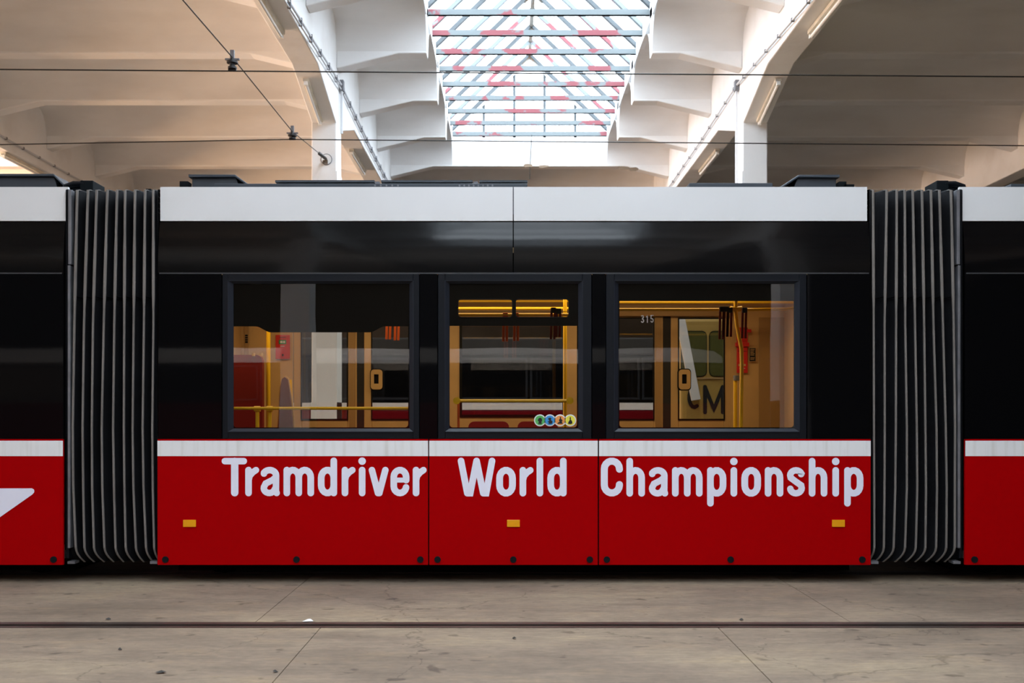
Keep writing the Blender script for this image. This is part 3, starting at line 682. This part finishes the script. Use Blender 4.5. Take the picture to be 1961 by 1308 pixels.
# rails and poles (Y of their own)
def rod(name, pts, r=.017, m='yellow', par=tram): return obj(name, MB().tube([(PX(a,Y), Y, PZ(b,Y)) for a, b, Y in pts], r, 10), M[m], par, smooth=True)
r1 = rod('window_rail', [(446-20,782,8.25),(800,782,8.25)], .013)
for a, b in ((493,493),(517,516)):
    rod('rail_post', [(a,778,8.28),(b,860,8.28)], .016)
    obj('rail_joint', MB().cyl((PX(a,8.27),8.265,PZ(783,8.27)), .024, .05, 'x', 12), M['yellow'], tram, smooth=True)
rod('window_rail', [(872,767.5,8.3),(1095,767.5,8.3)], .014)
for a in (875, 1091):
    obj('rail_mount', MB().cyl((PX(a,8.28),8.27,PZ(767.5,8.28)), .03, .05, 'y', 14), M['yellow'], tram, smooth=True)
rod('pole', [(878,770,8.4),(878,860,8.4)], .01, 'strapo')
rod('pole', [(1082,560,9.3),(1082,900,9.3)], .019)
rod('pole', [(514,560,9.6),(514,900,9.6)], .021)
rod('pole', [(556,727,9.9),(560,900,9.9)], .017)
rod('ceiling_rail', [(1150,593,9.0),(1390,593,9.0),(1440,593,9.0),(1505,592,9.0),(1560,586,9.0)], .014)
rod('ceiling_rail', [(1150,578.5,9.7),(1560,578.5,9.7)], .016)
rod('ceiling_rail', [(860,603,9.0),(1110,603,9.0)], .014); rod('ceiling_rail', [(860,591,9.5),(1110,591,9.5)], .016); rod('ceiling_rail', [(860,577,9.9),(1110,577,9.9)], .012)
rod('pole', [(1409,574,9.0),(1409,600,9.0),(1411,622,9.0),(1416,648,9.0),(1420,668,9.0),(1420.5,700,9.0),(1419,812,9.0),(1419,900,9.0)], .018)
rod('rail_joint', [(1398,591,9.0),(1404,592,9.0),(1414,592,9.0),(1421,591,9.0)], .024)
rod('pole', [(1408,725,9.6),(1408,900,9.6)], .020)
obj('pole_cap', MB().cyl((PX(1410,9.6),9.6,PZ(724,9.6)), .03, .05, 'z', 12), M['alu'], tram)
# grab straps
def strap(px, p0, p1, Y, m, dx=0):
    s = obj('grab_strap', MB().add([],[]), M[m], tram) if False else None
    w = 3.6
    mm = MB()
    for a, b in ((-3.5, -5), (3.0, 1.5)):
        x0, x1 = PX(px+a,Y), PX(px+b+dx,Y); z0, z1 = PZ(p0,Y), PZ(p1,Y)
        mm.bar((x0,Y,z0),(x1,Y,z1),.022,.006,(0,1,0))
    q = obj('grab_strap', mm, M[m], tram, bevel=.002)
    obj('strap_buckle', MB().box(PX(px-5,Y),PX(px+4.5,Y),Y-.012,Y+.012,PZ(p0+9,Y),PZ(p0-1,Y)), M['rubber' if m == 'strapd' else 'strapo'], q, bevel=.004)
for px, p0, p1 in ((968,600,654),(989,600,653)): strap(px, p0, p1, 9.0, 'strapo', 1)
for px, p0, p1 in ((1060,590,650),(1070,592,646)): strap(px, p0, p1, 8.95, 'strapd')
for px, p0, p1 in ((1383,588,650),(1391,588,645),(1398,590,645),(1426,590,648)): strap(px, p0, p1, 8.9, 'strapd')
for px, p0, p1 in ((745,600,650),(761,600,652)): strap(px, p0, p1, 9.3, 'strapo')
# seats
def seat(x0, x1, ytop, Y, m, d=.08):
    X0_, X1_ = PX(x0,Y), PX(x1,Y); zt_ = PZ(ytop,Y)
    pts = rrect(X0_, X1_, .75, zt_, min(.06,(X1_-X0_)/3))
    s = obj('seat', flat([pts], Y, d), M[m], tram, bevel=.008)
    obj('seat_cushion', MB().box(X0_, X1_, Y-.4, Y-.04, .66, .76).box(X0_+.05, X1_-.05, Y-.33, Y-.1, .25, .66), M[m], s, bevel=.02)
    return s
seat(420,504,680,9.5,'seat'); seat(897,975,807,9.9,'seat'); seat(991,1068,807,9.9,'seat')
s_ = obj('seat_side', flat([[(PX(a,9.7),PZ(b,9.7)) for a, b in ((531,860),(535,800),(538,740),(541,726),(546,722),(551,727),(556,760),(560,800),(562,860))]], 9.7, .05), M['plum'], tram)
obj('seat_edge', flat([[(PX(a,9.73),PZ(b,9.73)) for a, b in ((527,860),(532,800),(535,740),(539,724),(546,719),(552,724),(558,760),(563,800),(566,860))]], 9.75, .03), M['beige'], tram)
for px in (485.5, 500.5): rod('seat_grip', [(px,676,9.45),(px,682,9.45)], .016, 'beige')
# signs on the far wall
def sign(name, x0, x1, y0, y1, m, Y=IY-.02):
    return obj(name, MB().box(PX(x0,Y),PX(x1,Y),Y-.01,Y,PZ(y1,Y),PZ(y0,Y)), M[m], tram, bevel=.004)
s = sign('emergency_panel', 528,555.5,641.5,687.5,'redsign')
Yq = IY-.032
def inset(par, x0, x1, y0, y1, m, nm='label_plate', Y=Yq): return obj(nm, MB().box(PX(x0,Y),PX(x1,Y),Y-.003,Y+.002,PZ(y1,Y),PZ(y0,Y)), M[m], par)
inset(s,534,548,651,659,'signgreen'); inset(s,536.5,541,653,657,'stw','pictogram',Yq-.004); inset(s,542.5,546,653,657,'stw','pictogram',Yq-.004)
inset(s,535,548,645.5,646.5,'ink','text_line'); inset(s,537,545,662.5,663.5,'stw','text_line'); inset(s,540,543,678,682,'ink','pictogram')
s = sign('emergency_device', 1410.5,1431.5,627,714.5,'redsign')
obj('device_lever', MB().box(PX(1425,Yq),PX(1438,Yq),Yq-.03,Yq+.01,PZ(637,Yq),PZ(631,Yq)).box(PX(1408,Yq),PX(1434,Yq),Yq-.025,Yq+.01,PZ(664,Yq),PZ(656,Yq)), M['redsign'], s, bevel=.004)
inset(s,1414,1428,697,701,'beige'); inset(s,1413,1429,672,673,'strapd','text_line'); inset(s,1416,1427,705,706,'stw','text_line')
s = sign('info_plate', 1434,1448,665,693,'beige'); inset(s,1435.2,1446.8,666.5,691.5,'ink')
for k in range(8):
    if k != 5: inset(s,1437,1445-(k*7%3),668.5+2.7*k,669.5+2.7*k,'beige','text_line',Yq-.004)
s = sign('wall_strip', 468,476,600,830,'beiged'); 
for k in range(4): inset(s,469.5,474.5,641+4.2*k,644+4.2*k,'bolt','slot',Yq)
# ---- bellows
def bellows(lists, x0, x1, sign_, label):
    ys = [363.5, 618, 820, 934.7, 1049, 1068, 1079]
    b = obj('bellows', MB().box(0,0.001,0,0.001,0,0.001), M['cloth'], tram) if False else None
    n = 9
    def at(i, py):
        L = lists[i]; yk = [363.5,618,820,934.7,1049,1079]
        for k in range(5):
            if py <= yk[k+1]: 
                t = max(0,(py-yk[k])/(yk[k+1]-yk[k]))
                return L[k]+(L[k+1]-L[k])*(t if k < 4 else t*t)
        return L[5]
    rows = [363.5+ (1049-363.5)*k/24 for k in range(25)]+[1056,1063,1070,1076,1080]
    m = MB(); cols = []
    X_ = [[x0]*len(rows)]+[[at(i,py) for py in rows] for i in range(n)]+[[x1]*len(rows)]
    def depth(py): return TY+.005+(max(0,py-1045)/35)**2*.10
    U = []
    for j, py in enumerate(rows):
        line = []
        for i in range(n+1):
            a, c = X_[i][j], X_[i+1][j]
            for q in range(8):
                t = q/8; x = a+(c-a)*t
                line.append((PX(x), depth(py)+.012+.11*math.sin(PI*t)**.8*(1 if 0 < i < n else .5), PZ(py)))
        line.append((PX(X_[-1][j]), depth(py)+.012, PZ(py))); U.append(line)
    # carry the cloth over the roof and down the far side
    top = U[0]; over = []
    for k in range(1, 5):
        a = k/4*PI/2; over.append([(x, y+.10*(1-math.cos(a)), z+.02*math.sin(a)) for x, y, z in top])
    far = [(x, 2*9.24-y, z) for x, y, z in top]
    bot = [(x, 2*9.24-y, z) for x, y, z in U[-1]]
    allr = [list(reversed_) for reversed_ in [U[len(U)-1-i] for i in range(len(U))]]+over+[far, bot]
    w = len(top); vs = [v for r in allr for v in r]; fs = []
    for r in range(len(allr)-1):
        for i in range(w-1): fs.append((r*w+i, r*w+i+1, (r+1)*w+i+1, (r+1)*w+i))
    m.add(vs, fs); B = obj('bellows', m, M['cloth'], tram, smooth=True, label=label)
    for i in range(n):
        pts = [(PX(at(i,py)), depth(py)-.004, PZ(py)) for py in rows]
        mm = MB(); vs = []; 
        for (x, y, z), py in zip(pts, rows):
            wd = (.0108 if 475 < py < 568 else (.0088 if py < 500 else .0075)) if py < 1050 else .0065
            vs.append([(x-wd,y+.016,z),(x-wd,y+.004,z),(x-wd*.6,y,z),(x+wd*.6,y,z),(x+wd,y+.004,z),(x+wd,y+.016,z)])
        x, y, z = pts[0]; wd = .0088
        for yy, zz in ((y+.05, z+.012),(2*9.24-y-.05, z+.012),(2*9.24-y, z),(2*9.24-y,.16)):
            vs.insert(0, [(x-wd,yy+.03,zz),(x-wd,yy+.004,zz),(x-wd*.5,yy,zz),(x+wd*.5,yy,zz),(x+wd,yy+.004,zz),(x+wd,yy+.03,zz)])
        fs = []
        for r in range(len(vs)-1):
            for q in range(6): fs.append((r*6+q, r*6+(q+1)%6, (r+1)*6+(q+1)%6, (r+1)*6+q))
        mm.add([v for r in vs for v in r], fs)
        obj('bellows_rib', mm, M['rib'], B)
    seam = [(PX(at(i,568) if 0 <= i < n else (x0 if i < 0 else x1)), 0, 0) for i in range(-1, n+1)]
    # seam flap and side channel
    fl_ = MB()
    for i in range(n-1):
        a, c = at(i,568)+2.5, at(i+1,568)-2.5
        P = [(PX(a+(c-a)*q/6), TY+.012+.09*math.sin(PI*(q/6))**.8+.006, PZ(568+1.5*math.sin(PI*q/6))) for q in range(7)]
        fl_.tube(P, .004, 5)
    obj('seam', fl_, M['under'], B)
    e = x0 if sign_ > 0 else x1
    for k, (a, c, pa, pb) in enumerate(((6,12,363,506),(5,10,508,1050))):
        e0 = e+sign_*a; e1 = e+sign_*c
        obj('side_channel', MB().box(PX(e0), PX(e1), TY+.004, TY+.07, PZ(pb), PZ(pa)), M['alu'], B, bevel=.003)
    obj('side_channel', MB().box(PX(e+sign_*.5), PX(e+sign_*5), TY+.03, TY+.09, PZ(1070), PZ(361)), M['surround'], B)
    for ee, sg in ((x0+2, 1), (x1-2, -1)):
        obj('foot_bracket', MB().box(PX(ee), PX(ee+sg*14), TY+.03, TY+.12, PZ(1081), PZ(1076)), M['alu'], B)
LB = list(zip([146.8,167.5,184.2,204.6,223.2,238.6,257.6,276.9,292.5],[141.5,159.9,177.1,197.8,217.9,237,255.1,274.8,293],[138.3,157.1,174.8,193.8,215.6,236.2,253,272.2,290.8],[139.4,158.3,175.5,195,217.4,237.4,254.6,274,291.7],[144,160.6,178.9,199,220.2,239.7,259.2,278.7,294.3],[151.4,169.7,189.2,207.6,227,246.6,266,284.4,298]))
RB = list(zip([1672.8,1699.2,1718.4,1733.6,1748.9,1766.6,1783.8,1800,1822.3],[1673.9,1695,1717,1734.5,1753.3,1770.7,1788.6,1806.7,1827.3],[1674.5,1695.2,1716.5,1737.6,1756.7,1773.2,1794.5,1812.2,1830],[1675,1694.7,1715.4,1737.6,1757.6,1774.3,1795.4,1814,1829.4],[1675.2,1693.6,1712.4,1734.2,1754.8,1773.2,1793.8,1813.3,1829.4],[1671.6,1684.9,1700.9,1723.9,1744.5,1762.8,1783.5,1804.1,1820.2]))
bellows(LB, 124, 300.5, 1, 'black folded bellows left of the lettered section')
bellows(RB, 1669, 1845, -1, 'black folded bellows right of the lettered section')
# ---- roof equipment
RZ = Z_(358)
def rbox(x0, x1, ytop, Yf, depth, bl=0, br=0, lid=5, fin='roofbox'):   # bl/br: chamfer in px left/right
    X0_, X1_ = PX(x0,Yf), PX(x1,Yf); z1 = PZ(ytop,Yf); L = lid*Yf/F; a, b = bl*Yf/F, br*Yf/F
    ch_ = (z1-RZ)*.75
    body = MB().prism([(X0_+.02+a*.6,RZ-.02),(X1_-.02-b*.6,RZ-.02),(X1_-.02-b*.9,z1-L),(X0_+.02+a*.9,z1-L)], 'y', Yf+.03, Yf+depth-.03)
    o = obj('roof_unit', body, M[fin], tram, bevel=.006)
    lidp = [(X0_+a,z1),(X1_-b,z1),(X1_,z1-(ch_ if b else 0)),(X1_,z1-(ch_ if b else 0)-L),(X1_-b,z1-L),(X0_+a,z1-L),(X0_,z1-(ch_ if a else 0)-L),(X0_,z1-(ch_ if a else 0))]
    obj('unit_lid', MB().prism(lidp, 'y', Yf, Yf+depth), M[fin], o, bevel=.006); return o
rbox(-120,140,332.5,8.55,1.2,30,38); rbox(361,500,334,8.55,1.2,0,50); rbox(1475,1608,334.5,8.55,1.2,55,0)
for a, b in ((527,717),(730,905),(918,1010)):
    o = rbox(a,b,345,8.45,1.3,0,0,4)
obj('roof_plate', MB().box(PX(410,8.35),PX(1010,8.35),8.35,9.9,RZ-.02,PZ(351.5,8.35)), M['roofbox'], tram, bevel=.004)
obj('roof_plate', MB().box(PX(1320,8.4),PX(1480,8.4),8.4,9.9,RZ-.02,PZ(350.5,8.4)), M['roofbox'], tram, bevel=.004)
obj('roof_plate', MB().box(PX(1936,8.4),PX(2200,8.4),8.4,9.9,RZ-.02,PZ(352,8.4)), M['roofbox'], tram, bevel=.004)
for x in [718+11*k for k in range(5)]+[880+9*k for k in range(8)]:
    obj('rivet', MB().cyl((PX(x,8.34),8.347,PZ(355,8.34)), .008, .01, 'y', 8), M['alu'], tram)
for x in (315,984,1040,1186,1658,1850): obj('roof_pin', MB().tube([(PX(x),TY+.12,RZ-.01),(PX(x),TY+.12,RZ+.018)], .005, 6), M['alu'], tram)
for x in (723,911): obj('roof_hinge', MB().box(PX(x-4,8.43),PX(x+4,8.43),8.42,8.46,RZ-.01,PZ(348,8.43)), M['alu'], tram)
def coupler(x0, x1, s):
    c = obj('cable_coupler', MB().box(PX(x0,8.5),PX(x1,8.5),8.5,8.75,RZ-.1,PZ(345.5,8.5)), M['bolt'], tram, bevel=.006)
    for k in range(3):
        xs = PX(x0 if s < 0 else x1, 8.5); Y = 8.52+.08*k
        obj('hose', MB().tube([(xs-s*.03,Y,PZ(351,8.5)),(xs+s*.06,Y,PZ(350.5,8.5)),(xs+s*.13,Y,PZ(355,8.5)),(xs+s*.18,Y,RZ-.06)], .022, 10), M['surround'], c, smooth=True)
coupler(153,178,-1); coupler(1794,1817,1)
obj('cable_coupler', MB().box(PX(279,8.5),PX(289,8.5),8.5,8.6,RZ-.06,PZ(361.5,8.5)), M['bolt'], tram)
obj('cable_coupler', MB().box(PX(344,8.5),PX(360,8.5),8.5,8.6,RZ-.06,PZ(347,8.5)), M['bolt'], tram)
obj('cable_coupler', MB().box(PX(1607,8.5),PX(1621,8.5),8.5,8.6,RZ-.06,PZ(347.5,8.5)).box(PX(1617,8.5),PX(1636,8.5),8.5,8.55,RZ-.01,PZ(353,8.5)), M['bolt'], tram)
# far flank of the middle section below and above its doors is the inner wall; close it above
obj('far_side', MB().box(PX(303), PX(1666), FY, FY+.01, .16, .26).box(PX(303), PX(1666), FY, FY+.01, IZ(600), Z_(425)), M['blackp'], tram)
# ------------------------------------------------------------------ vehicles seen through the tram and mirrored in it
def old_tram(x0, x1, Yf, Yb, label, wh, stripe=(1.50,1.67), nw=10, face=1, roofz=(2.78,3.2)):
    # face: +1 near side looks towards -y at Yf
    t = thing('tram', ((x0+x1)/2, (Yf+Yb)/2, 0), label, 'tram')
    f0 = min(Yf, Yb); f1 = max(Yf, Yb)
    out = -1 if Yf < Yb else 1
    def face_box(xa, xb, za, zb, o=.0): return MB().box(xa, xb, Yf+out*.01+out*o, Yf+out*(-.02), za, zb)
    obj('lower_body', MB().box(x0, x1, f0, f1, .3, stripe[0]), M['maroon'], t, bevel=.05)
    obj('body_stripe', face_box(x0+.05, x1-.05, stripe[0], stripe[1]), M['whitep' if out < 0 else 'maroon'], t)
    obj('window_band', MB().box(x0+.02, x1-.02, f0+.01, f1-.01, stripe[0], roofz[0]), M['blackp'], t)
    obj('roof', MB().prism([(x0,roofz[0]),(x1,roofz[0]),(x1-.02,roofz[0]+.18),(x1-.25,roofz[1]-.08),(x1-1.0,roofz[1]),(x0+1.0,roofz[1]),(x0+.25,roofz[1]-.08),(x0+.02,roofz[0]+.18)], 'y', f0, f1), M['darkroof' if out < 0 else 'whitep'], t, bevel=.04)
    wdt = (x1-x0)/nw
    for k in range(nw):
        obj('window_frame', MB().ring((x0+wdt*k+.03,x0+wdt*(k+1)-.03,stripe[1]+.08,roofz[0]-.06), (x0+wdt*k+.08,x0+wdt*(k+1)-.08,stripe[1]+.13,roofz[0]-.11), Yf+out*.03, Yf), M['bead'], t)
    obj('underframe', MB().box(x0+.3, x1-.3, f0+.2, f1-.2, .12, .3), M['under'], t)
    for k in range(4):
        for yy in (f0+.45, f1-.45):
            xx = x0+(x1-x0)*(.12+.253*k); obj('wheel', MB().cyl((xx,yy,.33), .33, .1, 'y', 20), M['under'], t, smooth=True)
    obj('bumper', MB().box(x1, x1+.12, f0+.3, f1-.3, .4, .6).box(x0-.12, x0, f0+.3, f1-.3, .4, .6), M['rubber'], t)
    return t
old_tram(-13, 14, 24.0, 26.3, 'red tram with white stripe glimpsed through the windows of the front tram', 1, (1.46,1.63))
old_tram(-20, 6.05, -11.8, -14.1, 'red and white tram behind the viewer, mirrored as a pale band in the windows', 1)
v = thing('service_vehicle', (4.2, 14.2, 0), 'tan service vehicle with two olive windows seen through the right tram window', 'vehicle')
vY = 13.6; vx = lambda p: PX(p, vY); vz = lambda p: PZ(p, vY)
obj('body', MB().prism([(vx(1303)-.0,.45),(vx(1303)+3.2,.45),(vx(1303)+3.2,vz(610)),(vx(1303)+.05,vz(610)),(vx(1303),vz(622))], 'y', vY, vY+1.7), M['tan'], v, bevel=.04)
for a, b in ((1305,1352),(1359,1400)):
    fr = obj('window_seal', flat([[(vx(p), vz(q)) for p, q in rrect(a-1.5,b+1.5,633.5,721.5,10)]], vY-.006, .008), M['print'], v)
    obj('window_glass', flat([[(vx(p), vz(q)) for p, q in rrect(a,b,635,720,9)]], vY-.012, .008), M['olive'], fr)
obj('letter', stroke_mesh(glyph('M'), vx(1345), vz(794), .78*vY/F, vY-.01), M['ink'], v)
obj('letter', stroke_mesh([(ell(16,40,14,26,60,300), 10)], vx(1318), vz(790), .72*vY/F, vY-.01), M['ink'], v)
obj('trim_strip', MB().box(vx(1303), vx(1303)+3.2, vY-.02, vY, vz(726), vz(723)), M['beiged'], v)
obj('windscreen_pillar', MB().bar((vx(1300),vY-.1,vz(610)), (vx(1330),vY-.1,vz(766)), .12, .05, (0,1,0)), M['whitep'], v)
for xx in (vx(1303)+.6, vx(1303)+2.6):
    for yy in (vY+.15, vY+1.55): obj('wheel', MB().cyl((xx,yy,.36), .36, .22, 'y', 20), M['rubber'], v, smooth=True)
# ------------------------------------------------------------------ litter on the floor
def G(px, py): Y = F*EYE/(py-VY); return PX(px, Y), Y
x, y = G(590, 1190)
obj('paper_scrap', MB().add([(x-.035,y-.02,.004),(x-.01,y-.04,.008),(x+.038,y-.01,.004),(x+.01,y+.035,.01),(x-.02,y+.015,.004),(x,y,.016)], [(0,1,5),(1,2,5),(2,3,5),(3,4,5),(4,0,5)]), M['paper'], label='small crumpled white paper scrap beside the rail', category='litter')
def leaf(px, py, s, label):
    x, y = G(px, py); m = MB(); ring_ = [(x+s*math.cos(2*PI*i/9)*random.uniform(.5,1.2), y+s*.8*math.sin(2*PI*i/9)*random.uniform(.5,1.2), .003+.006*random.random()) for i in range(9)]
    m.add(ring_+[(x,y,.016)], [(i,(i+1)%9,9) for i in range(9)])
    obj('leaf_litter', m, M['leaf'], label=label, category='litter', group='dark litter on the concrete')
leaf(309,1289,.030,'dark dried leaf lying on the concrete at the lower left'); leaf(208,1187,.022,'small dark twig bit near the rail at left')
leaf(230,1245,.016,'tiny dark crumb between the rail and the dried leaf'); leaf(527,1288,.015,'tiny dark crumb right of the dried leaf')
leaf(1420,1188,.018,'small dark crumb by the rail at right'); leaf(985,1224,.012,'tiny dark crumb below the rail near the middle')
for o in bpy.data.objects:
    if '_o' in o: del o['_o']
